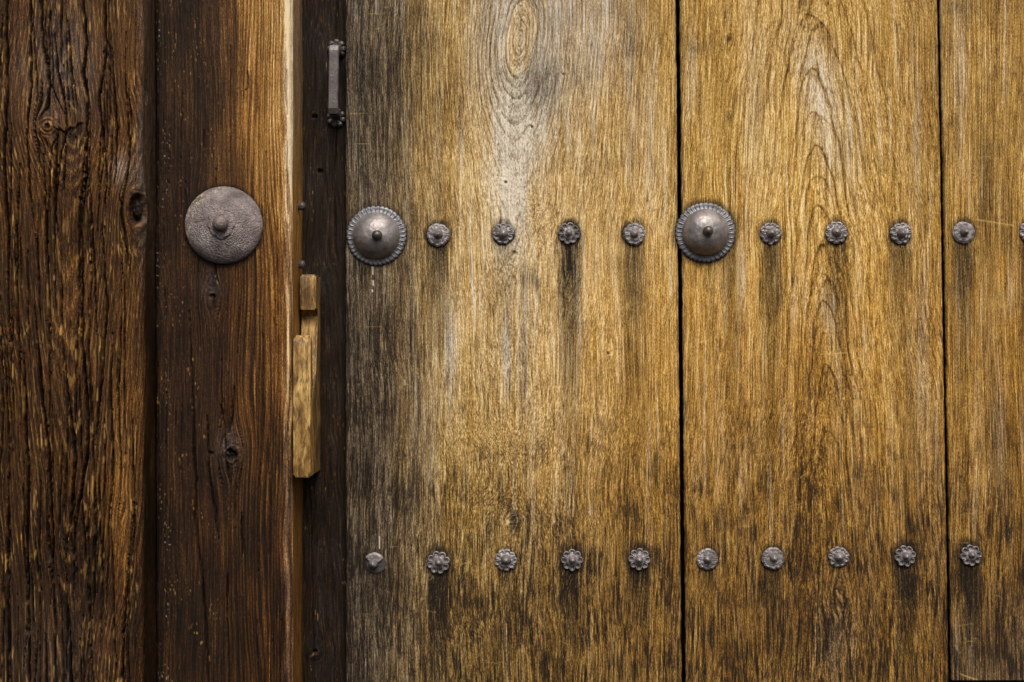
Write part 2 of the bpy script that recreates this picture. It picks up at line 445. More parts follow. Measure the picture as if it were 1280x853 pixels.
    fade = sstep(180, 330, y)                          # upper right is rubbed to gold, lower part stays dark
    rub = sstep(232, 345, x + 14 * perlin(u / 20, y / 140, 32))
    tone = 0.185 + 0.16 * fbm(u / 4.5, y / 130, 33) + 0.09 * perlin(x / 34, y / 80, 34) + 0.17 * (ridge - 0.5) * (0.35 + worn)
    tone += rub * (0.42 * (1 - fade) + 0.13 * fade * (1 - sstep(400, 640, y)) + 0.05)
    tone += 0.14 * gauss(x, y, 345, 400, 18, 160)
    tone -= 0.04 * sstep(560, 760, y)
    streak = sstep(0.22, 0.55, perlin(u / 2.2, y / 190, 35)) * (0.25 + 0.75 * worn) * sstep(230, 420, y)
    tone += 0.17 * streak * sstep(-.2, .3, perlin(x / 30, y / 120, 36))
    arris = sstep(352, 358, x + 2.5 * perlin(y / 45, y * 0, 37)) * (1 - sstep(365, 369, x))
    arris *= 0.75 + 0.45 * fbm(u / 4, y / 60, 38)
    sidef = sstep(365.5, 369, x)
    tone = tone * (1 - sidef) + sidef * (0.68 - 0.14 * sstep(250, 600, y) + 0.13 * fbm(u / 9, y / 80, 39) - 0.10 * sstep(420, 450, x))
    tone += (0.40 - 0.10 * fade) * np.clip(arris, 0, 1.2)
    bleach_light = np.clip(0.75 * arris * (1 - .55 * fade) + 0.5 * gauss(x, y, 285, 560, 16, 26) + 0.4 * gauss(x, y, 262, 360, 14, 25) + 0.35 * sidef * (1 - sstep(60, 260, y)) + 0.05 * (1 - worn), 0, 1)
    tone += 0.07 * gauss(x, y, 285, 556, 16, 22)
    fn = perlin(u / 1.2, y / 6, 41) + 0.4 * perlin(u / 4, y / 20, 42)
    fleck = 0.45 * sstep(0.55, 0.85, fn) * sstep(0.1, 0.5, perlin(x / 22, y / 40, 43) + 0.25 * (1 - fade)) * (1 - sstep(255, 320, x))
    fleck *= 1 - cr
    stain_shade = np.clip(0.45 * cr + 0.85 * (1 - sstep(4, 7, k1)) + 0.6 * (1 - sstep(2, 5, k2)) + .4 * (1 - sstep(1, 3, k3)), 0, 0.95)
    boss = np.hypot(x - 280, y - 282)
    stain_shade = np.maximum(stain_shade, 0.8 * (1 - sstep(46, 55 + 2 * perlin(x / 6, y / 6, 44), boss)))
    stain_shade = np.maximum(stain_shade, 0.5 * (1 - sstep(195, 206, x)))
    dust = sstep(0.55, 0.75, perlin(x / 2.2, y / 3.2, 45)) * sstep(0.15, 0.5, perlin(x / 16, y / 60, 46)) * (1 - sstep(203, 225, x)) * 0.4
    P = np.stack([X0 + NX * h * s, Y0 + NY * h * s, (426.5 - y) * s], -1)
    z = np.zeros_like(x)
    o = grid_object("shaft", P, {"grain": np.stack([u, y, ring], -1), "wear_shade": np.stack([tone, bleach_light, stain_shade, fleck], -1),
                    "marks": np.stack([dust, z, np.clip(0.35 + 0.5 * fade + 0.4 * perlin(x / 40, y / 120, 47), 0, 1), z + 1], -1)}, M_DARK, post, (wx(280, YP), YP, 0))
    return o
build_post()

# ------------------------------------------------------------------ the plank door
gate = empty("plank_door", (wx(850, 0), 0, -0.75))
gate['kind'] = 'thing'
tag(gate, "golden brown door of three wide weathered planks studded with iron flower nails", "door")

# every iron fitting on the planks: x, y, radius, kind, (stain strength, stain length)
STUDS = [(548, 294, 14.5, 'worn', .62, 110), (629, 292, 13.5, 'rough', .25, 60), (711, 292, 13.5, 'flower', .80, 170), (793, 293, 14, 'worn', .45, 140),
         (963, 292, 13.5, 'rough', .55, 170), (1045, 291, 14, 'rough', .35, 110), (1126, 292, 13.5, 'rough', .42, 140), (1204, 291, 13.5, 'flat', .62, 160), (1287, 290, 13.5, 'rough', .6, 110),
         (468, 703, 13.0, 'broken', .6, 120), (548, 703, 14.0, 'flower', .9, 180), (632, 700, 14, 'rough', .45, 80), (715, 700, 13.5, 'flower', .9, 125), (799, 699, 13.5, 'flower', .88, 75),
         (884, 699, 13.5, 'worn', .5, 60), (966, 698, 14, 'worn', .62, 130), (1048, 696, 13, 'rough', .3, 60), (1131, 695, 13, 'flower', .95, 130), (1213, 694, 13, 'flower', 1.0, 150)]
BOSSES = [(470.8, 295, 37.5), (881.5, 291, 37.5)]

def stud_stains(x, y, u):
    st = np.zeros_like(x)
    n1 = perlin(u / 3.0, y / 55, 101); n2 = perlin(u / 9, y / 40, 102); n3 = perlin(x / 1.7, y / 30, 103)
    for i, (sx, sy, r, kind, a, L) in enumerate(STUDS):
        if abs(sx - x.mean()) > 420: continue
        dx, dy = x - sx - 1.5 * (i % 3 - 1) - 2 * n2, y - sy
        w = r * (1.0 + 0.22 * n1) * (1 - 0.12 * np.clip(dy / L, 0, 1))
        hor = 1 - sstep(w * (0.62 if sy > 600 else 0.35), w * (1.38 if sy > 600 else 1.5), np.abs(dx) + 2.0 * n3)
        ver = sstep(-4, 6, dy) * np.exp(-np.clip(dy - L * 0.25, 0, 999) / (L * 0.75))
        st = np.maximum(st, min(1.05, a * 1.12) * hor * ver * (1.0 + 0.28 * n1 + 0.2 * n3))
        lower = sy > 600
        halo = 1 - sstep(r * 0.9, r * (2.0 if (lower and a > .8) else 1.45) + 3 * n2, np.hypot(dx * 1.05, dy * (0.75 if (dy < 0).all() else 0.9)))
        st = np.maximum(st, (0.38 + 0.6 * a) * halo)
        st = np.maximum(st, 0.9 * (1 - sstep(r * 0.98, r * 1.22 + 1.5 * n2, np.hypot(dx, dy - 1))))  # narrow dark contact ring round the stud
        # long faint run below
        st = np.maximum(st, 0.42 * a * (1 - sstep(w * 0.5, w * 1.2, np.abs(dx))) * sstep(0, 10, dy) * np.exp(-np.clip(dy, 0, 999) / (L * 1.9)) * (0.8 + n1))
    for bx, by, r in BOSSES:
        if abs(bx - x.mean()) > 420: continue
        d = np.hypot(x - bx, y - by)
        st = np.maximum(st, 0.7 * (1 - sstep(r - 1, r + 9 + 3 * n2, d)))
        st = np.maximum(st, 0.92 * (1 - sstep(r - 1, r + 3.5, np.hypot(x - bx, y - by - 1.2))))  # narrow dark contact ring round the boss
        for ox, w, a, L in ((r * .82, 9, .55, 110), (-r * .3, 24, .38, 130), (r * .2, 7, .2, 90)):
            if bx > 800 and ox < 0: continue
            dy = y - by - r * 0.4
            st = np.maximum(st, a * (1 - sstep(w * .4, w * 1.25, np.abs(x - bx - ox - 3 * n2))) * sstep(0, 14, dy) * np.exp(-np.clip(dy - 30, 0, 999) / (L * .6)) * (0.85 + .5 * n1))
    return np.clip(st, 0, 1.0)

def scratch(x, y, x0, y0, x1, y1, w, seed):
    t = np.clip((x - x0) / (x1 - x0), 0, 1)
    yc = y0 + (y1 - y0) * (t ** 0.8)
    return np.clip(1.2 - np.abs(y - yc) / w, 0, 1) * ((x > min(x0, x1)) & (x < max(x0, x1))) * (0.6 + .4 * perlin(x / 3, y * 0, seed))

def tick(x, y, cx, y0, y1, w):
    return np.clip(1.2 - np.abs(x - cx) / w, 0, 1) * ((y > y0) & (y < y1))

def build_plank(which, xl0, xl1, xr0, xr1, xmax=None, bottom=None):
    """edges given at photo y=0 and y=853; the plank tapers a little"""
    ys = rows(1.15)
    if bottom:
        ys = np.concatenate([ys[ys < bottom], [bottom]])
    th = 0.040
    fr = np.arange(0, 1.00001, 1.15 / (xr0 - xl0))
    if xmax:
        n = int((1292 - xl0) / 1.15); fr = np.concatenate([np.linspace(0, (1292 - xl0) / (xr0 - xl0), n), np.linspace((1300 - xl0) / (xr0 - xl0), 1, 24)])
    nf = len(fr)
    tt = ys / 853.0
    XL = xl0 + (xl1 - xl0) * tt; XR = xr0 + (xr1 - xr0) * tt
    x = XL[:, None] + (XR - XL)[:, None] * fr[None, :]
    y = np.broadcast_to(ys[:, None], x.shape).copy()
    eL, eR = x - XL[:, None], XR[:, None] - x
    sd0 = {1: 200, 2: 300, 3: 400}[which]
    xw = x + 5 * perlin(x / 110, y / 320, sd0) + 1.8 * perlin(x / 36, y / 130, sd0 + 1) + 0.5 * perlin(x / 9, y / 40, sd0 + 2)
    z = np.zeros_like(x)
    fleck, dust, knot, dark = z.copy(), z.copy(), z.copy(), z.copy()
    if which == 1:
        kn = [(632, 228, 5, 2.0), (643, 316, 7, 1.6), (640, 651, 7, 1.5), (704, 93, 3, 2), (665, 159, 3, 2), (760, 442, 3, 2)]
        u = knot_flow(xw, y, kn)
        xc = 651 + 8 * np.clip((y - 50) / 300, -1, 1.2) * -1 + 5 * perlin(y / 120, y * 0, 210)
        a = np.abs(y - 48)
        d = 0.36 * a / (1 + (a / 260) ** 2) ** 0.5 + 10 * perlin(x / 60, y / 90, 211) * sstep(90, 220, a) + 16 * gauss(y * 0, y, 0, 590, 1, 60)
        ring = np.sqrt((u - xc) ** 2 + d ** 2)
        eye = gauss(x, y, 652, 50, 40, 90)
        yy = y - 47 + 5 * perlin(x / 30, y / 60, 213)
        ee = np.hypot(u - 652 + 0.05 * yy + 2.5 * perlin(x / 22, y / 40, 214), yy / np.where(yy > 0, 2.3 + 0.006 * np.clip(yy, 0, 150), 2.6))
        arch = z.copy()
        for k, (e0, a0) in enumerate(((7, .6), (12, .75), (19, .9), (22.5, .9), (28, .8), (31, .65), (36, .8), (42, .6), (47, .55), (53, .5), (60, .45), (68, .4))):
            arch = np.maximum(arch, a0 * np.clip(1.25 - np.abs(ee - e0 - 1.2 * perlin(x / 16, y / 30, 215 + k)) / 1.0, 0, 1) * (0.55 + .6 * sstep(-.4, .4, perlin(x / 18, y / 50, 240 + k))))
        arch *= 1 - sstep(120, 260, y)
        eyefill = 1 - sstep(16, 22, ee)
    elif which == 2:
        u = knot_flow(xw, y, [(1046, 745, 10, 1.8), (868, 190, 3, 2), (910, 48, 3, 2)])
        xc = 1024 + 14 * (y - 100) / 500 * (y < 500) + 8 * perlin(y / 150, y * 0, 310)
        ring = np.sqrt((u - xc) ** 2 + 30 ** 2) - 0.085 * y + 5 * perlin(x / 60, y / 120, 311) + 1.5 * perlin(x / 18, y / 45, 312)
        eye = 0.75 * gauss(x, y, 1010, 150, 95, 260)
        arch = z.copy(); eyefill = z
        for k, (xa, ya, cl, cr_, a0) in enumerate(((1012, 20, 3.4, 5.0, .75), (1014, 88, 2.4, 3.5, .85), (1017, 140, 2.8, 4.6, .6), (1019, 184, 2.2, 3.3, 1.0), (1020, 222, 2.4, 3.6, .6), (1022, 258, 1.6, 2.9, .8), (1026, 305, 1.6, 2.6, .7), (1028, 340, 2.2, 3.3, .4),
                                                   (1030, 376, 1.9, 2.8, .85), (1032, 415, 2.2, 3., .4), (1033, 458, 1.7, 2.4, .75), (1036, 540, 2.4, 3., .5), (1044, 738, 1.6, 2.0, .6), (1010, -60, 3.9, 5.4, .85), (1006, -150, 4.6, 6.0, .85))):
            xx = x - xa - 3 * perlin(x / 25, y / 45, 330 + k) - 1.0 * perlin(x / 8, y / 16, 350 + k)
            c = np.where(xx > 0, cr_, cl)
            F = y - ya - (xx / c) ** 2 - 5 * perlin(x / 20, y / 30, 370 + k)
            dd = np.abs(F) / np.sqrt(1 + (2 * xx / c ** 2) ** 2)
            arch = np.maximum(arch, 0.33 * a0 * sstep(-1, 2, F) * np.exp(-np.clip(F, 0, 900) / 14) * np.exp(-np.clip(y - ya, 0, 900) / 200.0))
            arch = np.maximum(arch, a0 * np.clip(1.3 - dd / 1.45, 0, 1) * np.exp(-np.clip(y - ya, 0, 900) / 330.0))
    else:
        u = xw
        ring = u + 8 * perlin(x / 60, y / 300, 410)
        eye = z; arch = z; eyefill = z
    n_sp = {1: 4.6, 2: 6.5, 3: 4.0}[which]
    ph = ring / n_sp + 0.45 * perlin(ring / 22, y / 400, sd0 + 3)
    p = ph - np.floor(ph)
    late = sstep(0.55, 0.88, p) * (1 - sstep(0.90, 1.0, p)) * (0.7 + 0.5 * perlin(np.floor(ph) * 3.7, y / 160, sd0 + 30))
    vis = np.clip(0.40 + 0.55 * perlin(x / 55, y / 150, sd0 + 4) + 0.7 * eye, 0.05, 1.1)
    if which == 1: vis = np.clip(vis * (1 - 0.85 * gauss(x, y, 645, 540, 90, 170)) + 0.55 * (1 - sstep(150, 330, y)), 0, 1.1)
    fib = perlin(u / 1.7, y / 75, sd0 + 5); fib2 = perlin(u / 4.5, y / 90, sd0 + 6); mot = fbm(x / 26, y / 46, sd0 + 7, 3)
    band = perlin(u / 16, y / 420, sd0 + 8); big = fbm(x / 130, y / 200, sd0 + 9, 2)
    blot = fbm(u / 7, y / 26, sd0 + 10, 3)
    h = -0.45 * late * vis - 0.5 * arch + 0.30 * fib + 0.25 * blot + 0.8 * perlin(x / 80, y / 200, sd0 + 11)
    tone = 0.66 + 0.11 * fib + 0.08 * fib2 + 0.09 * mot + 0.07 * band + 0.09 * big + 0.08 * blot - 0.26 * late * vis - (0.46 if which == 2 else 0.25) * arch * (0.85 + .5 * fib)
    grime_shade = sstep(0.02, 0.5, fbm(u / 2.4, y / 20, sd0 + 31, 3) + 0.5 * perlin(x / 45, y / 70, sd0 + 32)) * (0.40 + 0.95 * sstep(380, 800, y) + (0.5 * (1 - sstep(450, 620, x)) if which == 1 else 0))  # streaky grime, weighted downwards to paint in light falloff
    tone -= 0.21 * grime_shade
    pores = sstep(0.35, 0.7, perlin(u / 1.3, y / 9, sd0 + 12)) * sstep(-0.1, 0.5, mot + 0.3 * blot)
    tone -= 0.11 * pores
    pale = sstep(0.18, 0.6, perlin(u / 5.5, y / 230, sd0 + 40)) * sstep(-.25, .35, perlin(x / 60, y / 140, sd0 + 41)) * (1 - 0.6 * sstep(500, 760, y))
    tone += 0.11 * pale
    bleach_light = 0.05 + 0.14 * band + 0.10 * fib2 + 0.38 * pale
    if which == 1:
        left = 1 - sstep(440, 575 + 18 * band, x + 22 * fib2 + 18 * mot)
        low = sstep(280, 500, y)
        tone -= left * (0.13 + 0.05 * low) * (0.95 + 0.5 * mot)
        lines_ = perlin(u / 1.5, y / 80, 260) + 0.7 * perlin(u / 4.5, y / 170, 261) + 0.7 * mot + 0.4 * perlin(x / 2.5, y / 9, 262)
        dark += left * (0.36 + 0.75 * sstep(-0.25, 0.45, lines_) * (0.75 + 0.3 * low))
        bleach_light += 0.62 * left + 0.26 * gauss(x, y, 660, 250, 130, 330)  # grey weathering; the wide pale centre also paints in brighter light
        bleach_light += 0.85 * gauss(x, y, 640, 215, 26 + 10 * mot, 115) + 0.55 * gauss(x, y, 668, 125, 45, 60) + 0.6 * (1 - sstep(20, 160, y + 25 * mot)) * sstep(560, 640, x) * (1 - sstep(760, 800, x))
        bleach_light += 0.7 * gauss(x, y, 562, 430, 8, 80) + 0.55 * gauss(x, y, 634, 440, 6, 60) + .55 * gauss(x, y, 655, 440, 6, 80) + 0.5 * gauss(x, y, 814, 150, 7, 90) + 0.4 * gauss(x, y, 790, 80, 10, 100)
        tone += 0.05 * gauss(x, y, 650, 330, 150, 330) + 0.11 * gauss(x, y, 640, 215, 28, 90) + 0.09 * gauss(x, y, 634, 60, 14, 70) + 0.07 * gauss(x, y, 680, 260, 110, 230) + 0.10 * gauss(x, y, 814, 150, 6, 90)  # widest terms lighten the centre as painted light falloff
        dark += 0.30 * gauss(x, y, 676, 105, 22, 26) + 0.16 * gauss(x, y, 500, 60, 45, 70) + 0.18 * gauss(x, y, 470, 130, 40, 60) + .10 * gauss(x, y, 803, 20, 14, 70)
        tone -= 0.03 + 0.12 * sstep(450, 830, y + 80 * mot) + 0.05 * sstep(805, 853, x) * sstep(450, 700, y)  # bottom and lower right darkened, vignette shade put into the tone
        for (kx, ky, r, e) in kn:
            dk = np.hypot(x - kx, (y - ky) / 1.15)
            core = r * (0.38 if r > 4 else 0.6)
            knot = np.maximum(knot, 0.85 * (1 - sstep(core * .6, core * 1.3, dk)))
            h += 0.9 * np.exp(-(dk / (r * 1.6)) ** 2) - 2.0 * (1 - sstep(core * .5, core, dk))
            if r > 4:
                tone += 0.05 * np.exp(-((dk - r * 0.9) / (r * .4)) ** 2) - 0.10 * np.exp(-((dk - r * 1.25) / (r * .16)) ** 2) * (0.6 + mot) + .05 * np.exp(-(dk / (r * 2.5)) ** 2); bleach_light += 0.2 * np.exp(-(dk / (r * 1.5)) ** 2)
        for cx, cy, sx, sy, a in ((655, 350, 3.2, 14, .5), (671, 352, 2.4, 13, .5), (663, 345, 3, 9, .3), (610, 515, 1.3, 13, .75), (613, 470, 1.1, 8, .5), (637, 560, 1.2, 12, .5), (631, 567, 1.2, 6, .5), (606, 343, 1.0, 9, .4),
                                  (575, 155, 3, 24, .5), (717, 182, 1.2, 12, .4), (782, 405, 4, 2, .4), (567, 372, 6, 3, .35), (820, 758, 3, 1.5, .6), (783, 619, 1.6, 1.6, .7), (730, 403, 3, 1.5, .4), (495, 92, 5, 40, .22)):
            dark += a * gauss(x + 1.5 * mot, y, cx, cy, sx, sy) * (0.9 + .5 * fib)
        for c in ((466, 333, 344), (466.5, 350, 357), (465.5, 362, 365)):
            dust = np.maximum(dust, 0.85 * tick(x, y, c[0], c[1], c[2], 1.0))
        dust = np.maximum(dust, 0.7 * tick(x, y, 474.5, 670, 686, 0.9)); dust = np.maximum(dust, .6 * tick(x, y, 506, 475, 482, .9))
        dust = np.maximum(dust, .45 * tick(x, y, 739, 528, 552, .8)); dust = np.maximum(dust, .45 * tick(x, y, 738, 632, 645, .8)); dust = np.maximum(dust, .4 * tick(x, y, 470, 0, 18, 1.))
        scr = [(780, 270, 800, 284, .9), (487, 684, 498, 683, .6), (575, 706, 588, 703, .9), (700, 280, 715, 300, .7)]
        bleach_light = bleach_light * (1 - 0.6 * eyefill) * (1 - 0.5 * arch) + 0.25 * gauss(x, y, 640, 60, 60, 100); tone += 0.04 * eyefill
    elif which == 2:
        bleach_light += 0.8 * gauss(x - 0.22 * (y - 130), y, 1028, 130, 24 + 8 * mot, 85) + 0.35 * gauss(x, y, 945, 120, 14, 130) + 0.45 * gauss(x, y, 1146, 170, 4, 60) + 0.35 * gauss(x, y, 928, 340, 7, 60) + 0.35 * gauss(x, y, 1152, 440, 9, 120) \
            + .4 * gauss(x, y, 1036, 390, 14, 30) + .35 * gauss(x, y, 1045, 800, 22, 50) + .3 * gauss(x, y, 865, 90, 6, 60)
        tone += 0.12 * gauss(x - 0.22 * (y - 130), y, 1028, 130, 24, 85) + 0.06 * gauss(x, y, 945, 120, 14, 130) + 0.10 * gauss(x, y, 1146, 170, 3, 50) + 0.10 * gauss(x, y, 990, 190, 130, 240)  # last term brightens the upper middle as painted light
        tone -= 0.03 + 0.12 * sstep(380, 830, y + 80 * mot) + 0.06 * sstep(1090, 1180, x)  # darker towards bottom and right edge, a painted vignette
        dark += 0.25 * gauss(x, y, 868, 62, 12, 8) + 0.25 * gauss(x, y, 1006, 2, 6, 8) + .35 * gauss(x, y, 910, 48, 5, 3) + .3 * gauss(x, y, 911, 147, 3, 5) + .35 * gauss(x, y, 1151, 498, 2, 6) + .2 * gauss(x, y, 1140, 560, 12, 90) + .22 * gauss(x, y, 1135, 470, 5, 60) + .16 * gauss(x, y, 920, 420, 7, 90) + .12 * gauss(x, y, 966, 430, 10, 80) \
            + .3 * gauss(x, y, 1085, 760, 14, 50)
        bleach_light = bleach_light * (1 - 0.85 * np.clip(arch, 0, 1)) * (1 - 0.5 * late * vis)
        dark += 0.35 * crack_line(x, y, [(1046, 300), (1048, 335), (1050, 352)], 1.2, 330, .5)
        h -= 3 * crack_line(x, y, [(1046, 300), (1048, 335), (1050, 352)], 1.2, 330, .5)
        scr = [(1026, 443, 1060, 441, .9), (1055, 276, 1072, 270, .8), (874, 428, 885, 426, .8), (1000, 598, 1012, 590, .7)]
    else:
        dark += .20 * gauss(x, y, 1232, 225, 9, 90) + .22 * gauss(x, y, 1195, 8, 22, 10) + .15 * gauss(x, y, 1236, 330, 6, 80) + .18 * gauss(x, y, 1245, 600, 20, 120)
        bleach_light += .35 * gauss(x, y, 1200, 100, 8, 100) + .3 * gauss(x, y, 1247, 540, 8, 60) + .3 * sstep(700, 850, y)
        tone -= 0.07 + 0.10 * sstep(400, 800, y + 60 * mot) + .05 * sstep(1210, 1280, x)  # darker downwards and to the right, corner falloff painted into the tone
        scr = [(1222, 274, 1268, 282, 1.0), (1200, 842, 1222, 850, .9), (1221, 275, 1245, 278, .7)]
    if which == 1:
        amber = 0.55 * sstep(600, 800, x + 60 * big) * sstep(200, 480, y + 90 * mot) + 0.3 * sstep(560, 700, x)
    else:
        amber = 0.35 + 0.65 * sstep(180, 460, y + 110 * mot)
    amber = np.clip(amber + 0.3 * mot + 0.15 * band, 0, 1)
    rg = np.random.RandomState(sd0)
    for i in range(26):                               # stray scratches and rubs
        sx0, sy0 = rg.uniform(XL[0] + 5, min(XR[0], 1285) - 40), rg.uniform(10, 840)
        scr.append((sx0, sy0, sx0 + rg.uniform(6, 24), sy0 + rg.uniform(-6, 6), .6))
    for i, (a, b, c, d2, w) in enumerate(scr):
        m = scratch(x, y, a, b, c, d2, w, i)
        fleck = np.maximum(fleck, m * (0.75 if i < 8 and w > .65 else 0.3)); h -= 0.3 * m
    stain_shade = stud_stains(x, y, u)
    low_dirt_shade = 0.95 * sstep(420, 800, y + 90 * mot) * sstep(0.0, 0.6, perlin(u / 1.6, y / 45, sd0 + 44) + 0.6 * perlin(u / 5, y / 60, sd0 + 45) + 0.8 * mot)  # dirt streaks at the bottom, deepened to paint in vignette shade
    dark = np.maximum(dark, low_dirt_shade * 0.85 + 0.22 * sstep(520, 820, y + 120 * mot))  # soft broad dark bottom adds painted falloff to the dirt
    stain_shade = np.maximum(stain_shade, np.clip(dark, 0, .85))
    stain_shade = np.maximum(stain_shade, 0.45 * (1 - sstep(0.5, 4 + 2 * mot, eL)) * (0.6 + .6 * perlin(y / 25, y * 0, sd0 + 20)))
    stain_shade = np.maximum(stain_shade, 0.30 * (1 - sstep(0.5, 4 + 2 * mot, eR)) * (0.6 + .6 * perlin(y / 30, y * 0, sd0 + 21)))
    bleach_light = np.clip(bleach_light * (0.9 + 0.35 * fib2), 0, 0.95)
    rL = 1 - np.clip(eL / 2.5, 0, 1); rR = 1 - np.clip(eR / 2.5, 0, 1)
    h -= (1.8 + .8 * perlin(y / 18, y * 0, sd0 + 22)) * rL ** 2 + (1.6 + .8 * perlin(y / 20, y * 0, sd0 + 23)) * rR ** 2
    ragL = 0.6 * perlin(y / 11, y * 0, sd0 + 24) * rL; ragR = 0.6 * perlin(y / 11, y * 0, sd0 + 25) * rR
    Xw = (x + ragL + ragR - 640) * PX; Yw = -h * PX; Zw = (426.5 - y) * PX
    P = np.stack([Xw, Yw, Zw], -1)
    def deep(c, d):
        q = P[:, c:c + 1 or None].copy() if c >= 0 else P[:, -1:].copy()
        q[..., 1] = d
        return q
    P = np.concatenate([deep(0, th), deep(0, 0.0055), P, deep(-1, 0.0055), deep(-1, th)], 1)
    def pad(A, side=None):
        l, r = A[:, :1].copy(), A[:, -1:].copy()
        if A.shape[-1] == 4 and side:                 # side faces in the joints set dark
            l[..., 2] = r[..., 2] = 0.93; l[..., 3] = r[..., 3] = 0
        return np.concatenate([l, l, A, r, r], 1)
    grain, wear_shade, marks = pad(np.stack([u, y, ring], -1)), pad(np.stack([tone, bleach_light, stain_shade, fleck], -1), True), pad(np.stack([dust, knot, amber, z + 1], -1))
    if bottom:
        lo = P[-1:].copy(); lo[..., 1] = th
        P = np.concatenate([P, lo], 0)
        grain, wear_shade, marks = [np.concatenate([A, A[-1:]], 0) for A in (grain, wear_shade, marks)]
    cx = float((x[0].min() + min(x[0].max(), 1500)) / 2)
    o = grid_object("plank", P, {"grain": grain, "wear_shade": wear_shade, "marks": marks}, M_PLANK, gate, (wx(cx, 0), 0, 0))
    return o

pl = build_plank(1, 432.0, 432.5, 845.0, 852.2)
pl['label'] = "widest plank, dark and grey towards its left edge, with an eye-shaped grain figure"
pl = build_plank(2, 849.6, 857.4, 1172.5, 1186.8)
pl['label'] = "middle plank with arched grain and grey bleached streak"
pl = build_plank(3, 1175.0, 1189.7, 1500, 1520, xmax=1520, bottom=850.5)
pl['label'] = "right-hand plank cut off by the edge of the picture"

def build_stile():
    """dark recessed stile between post and planks"""
    ys = rows(1.3); s = (DIST + YS) / FPX
    xs = np.arange(372, 442, 0.9)
    x, y = np.meshgrid(xs, ys)
    xw = x + 3 * perlin(x / 40, y / 200, 501) + 1.0 * perlin(x / 14, y / 60, 502)
    u = knot_flow(xw, y, [(396, 815, 9, 1.3), (400, 214, 3, 1.5), (393, 146, 3, 1.5), (415, 560, 5, 2)])
    ring = np.sqrt((u - 402) ** 2 + 14 ** 2) - 0.06 * y + 3 * perlin(x / 20, y / 60, 503)
    ridge = 0.5 + 0.5 * np.cos(2 * np.pi * ring / 4.5)
    fib = perlin(u / 1.8, y / 30, 504)
    h = 0.5 * ridge + 0.45 * fib + 1.2 * perlin(x / 30, y / 120, 505)
    cr = crack_line(x, y, [(424, -40), (421, 20), (419, 55)], 1.2, 506, .5)
    cr = np.maximum(cr, crack_line(x, y, [(421, 158), (418, 220), (420, 300)], .9, 507, .5))
    cr = np.maximum(cr, 0.6 * crack_line(x, y, [(388, 620), (390, 720), (393, 850)], .9, 508, .5))
    kk = np.hypot((x - 394) * .8 + (y - 815) * .5, (y - 815) * .8 - (x - 394) * .4)
    h -= 5 * cr; h += 2 * np.exp(-(kk / 10) ** 2) - 3 * (1 - sstep(1.5, 4, kk))
    for kx, ky in ((400, 214), (393, 146)):
        h -= 4 * (1 - sstep(2, 4.5, np.hypot(x - kx, (y - ky) * 1.4)))
    tone = 0.095 + 0.10 * fib + 0.09 * (ridge - .5) + 0.07 * fbm(x / 25, y / 70, 509)
    tone += 0.05 * gauss(x, y, 415, 560, 10, 18)
    bleach_light = np.clip(0.08 + 0.35 * perlin(x / 18, y / 60, 510), 0, 1)
    fleck = 0.45 * sstep(.55, .8, perlin(u / 1.6, y / 10, 511)) * sstep(.15, .5, perlin(x / 14, y / 40, 512))
    stain_shade = np.clip(.5 * cr + 0.4 * sstep(426, 432, x), 0, .9)  # right margin darker where the stile meets the planks
    z = np.zeros_like(x)
    P = np.stack([(x - 640) * s, YS - h * s, (426.5 - y) * s], -1)
    return grid_object("stile", P, {"grain": np.stack([u, y, ring], -1), "wear_shade": np.stack([tone, bleach_light, stain_shade, fleck], -1), "marks": np.stack([z, z, z, z + 1], -1)},
                M_DARK, gate, (wx(405, YS), YS, 0))
build_stile()['label'] = "dark recessed board carrying the iron pull"

def box_mesh(name, x0, x1, y0, y1, z0, z1, mat, parent, bev=0.002):
    bm = bmesh.new()
    bmesh.ops.create_cube(bm, size=1)
    for v in bm.verts:
        v.co = Vector((v.co.x * (x1 - x0), v.co.y * (y1 - y0), v.co.z * (z1 - z0)))
    bmesh.ops.bevel(bm, geom=bm.edges[:], offset=bev, segments=2, affect='EDGES')
    me = bpy.data.meshes.new(name); bm.to_mesh(me); bm.free(); me.materials.append(mat)
    o = bpy.data.objects.new(name, me)
    o.location = Vector(((x0 + x1) / 2, (y0 + y1) / 2, (z0 + z1) / 2)) - (parent.location if parent else Vector())
    return link(o, parent)

m_back, nt_, bs_ = new_mat("black_gap_blocker")
N_ = NT(nt_); nz_ = N_.noise(N_.n("ShaderNodeTexCoord").outputs['Object'], 30, 3)
nt_.links.new(N_.ramp(nz_, [(0.3, (0.004, 0.0035, 0.003)), (0.7, (0.012, 0.010, 0.008))]), bs_.inputs['Base Color']); bs_.inputs['Roughness'].default_value = 0.9
bb = box_mesh("gap_light_block", -1.05, 1.10, 0.048, 0.075, -0.85, 0.85, m_back, gate)  # added behind the planks so no light leaks through the gaps
bb['label'] = "added dark sheet behind the planks that keeps light out of the gaps"

# ------------------------------------------------------------------ iron fittings
def polar(name, rho, nth, radius, height, mat, parent, origin, seed=0, noise=0.0, nsc=5.0, mat2=None):
    """polar height field facing the camera: rho 0..1, radius(th) and height(rho, th) in pixels"""
    th = np.linspace(0, 2 * np.pi, nth, endpoint=False)
    R, T = np.meshgrid(rho, th, indexing='ij')
    rr = R * radius(T) if callable(radius) else R * radius
    X, Z = rr * np.cos(T), rr * np.sin(T)
    H = height(R, T)
    if noise:
        X2 = X + noise * .6 * perlin(X / nsc, Z / nsc, seed + 11); Z = Z + noise * .6 * perlin(X / nsc, Z / nsc, seed + 23); X = X2
        H = H + noise * fbm(X / nsc, Z / nsc, seed + 5, 2)
    P = np.stack([X * PX, -H * PX, Z * PX], -1) + np.array(origin)
    return grid_object(name, P, None, mat, parent, origin, wrap=True)

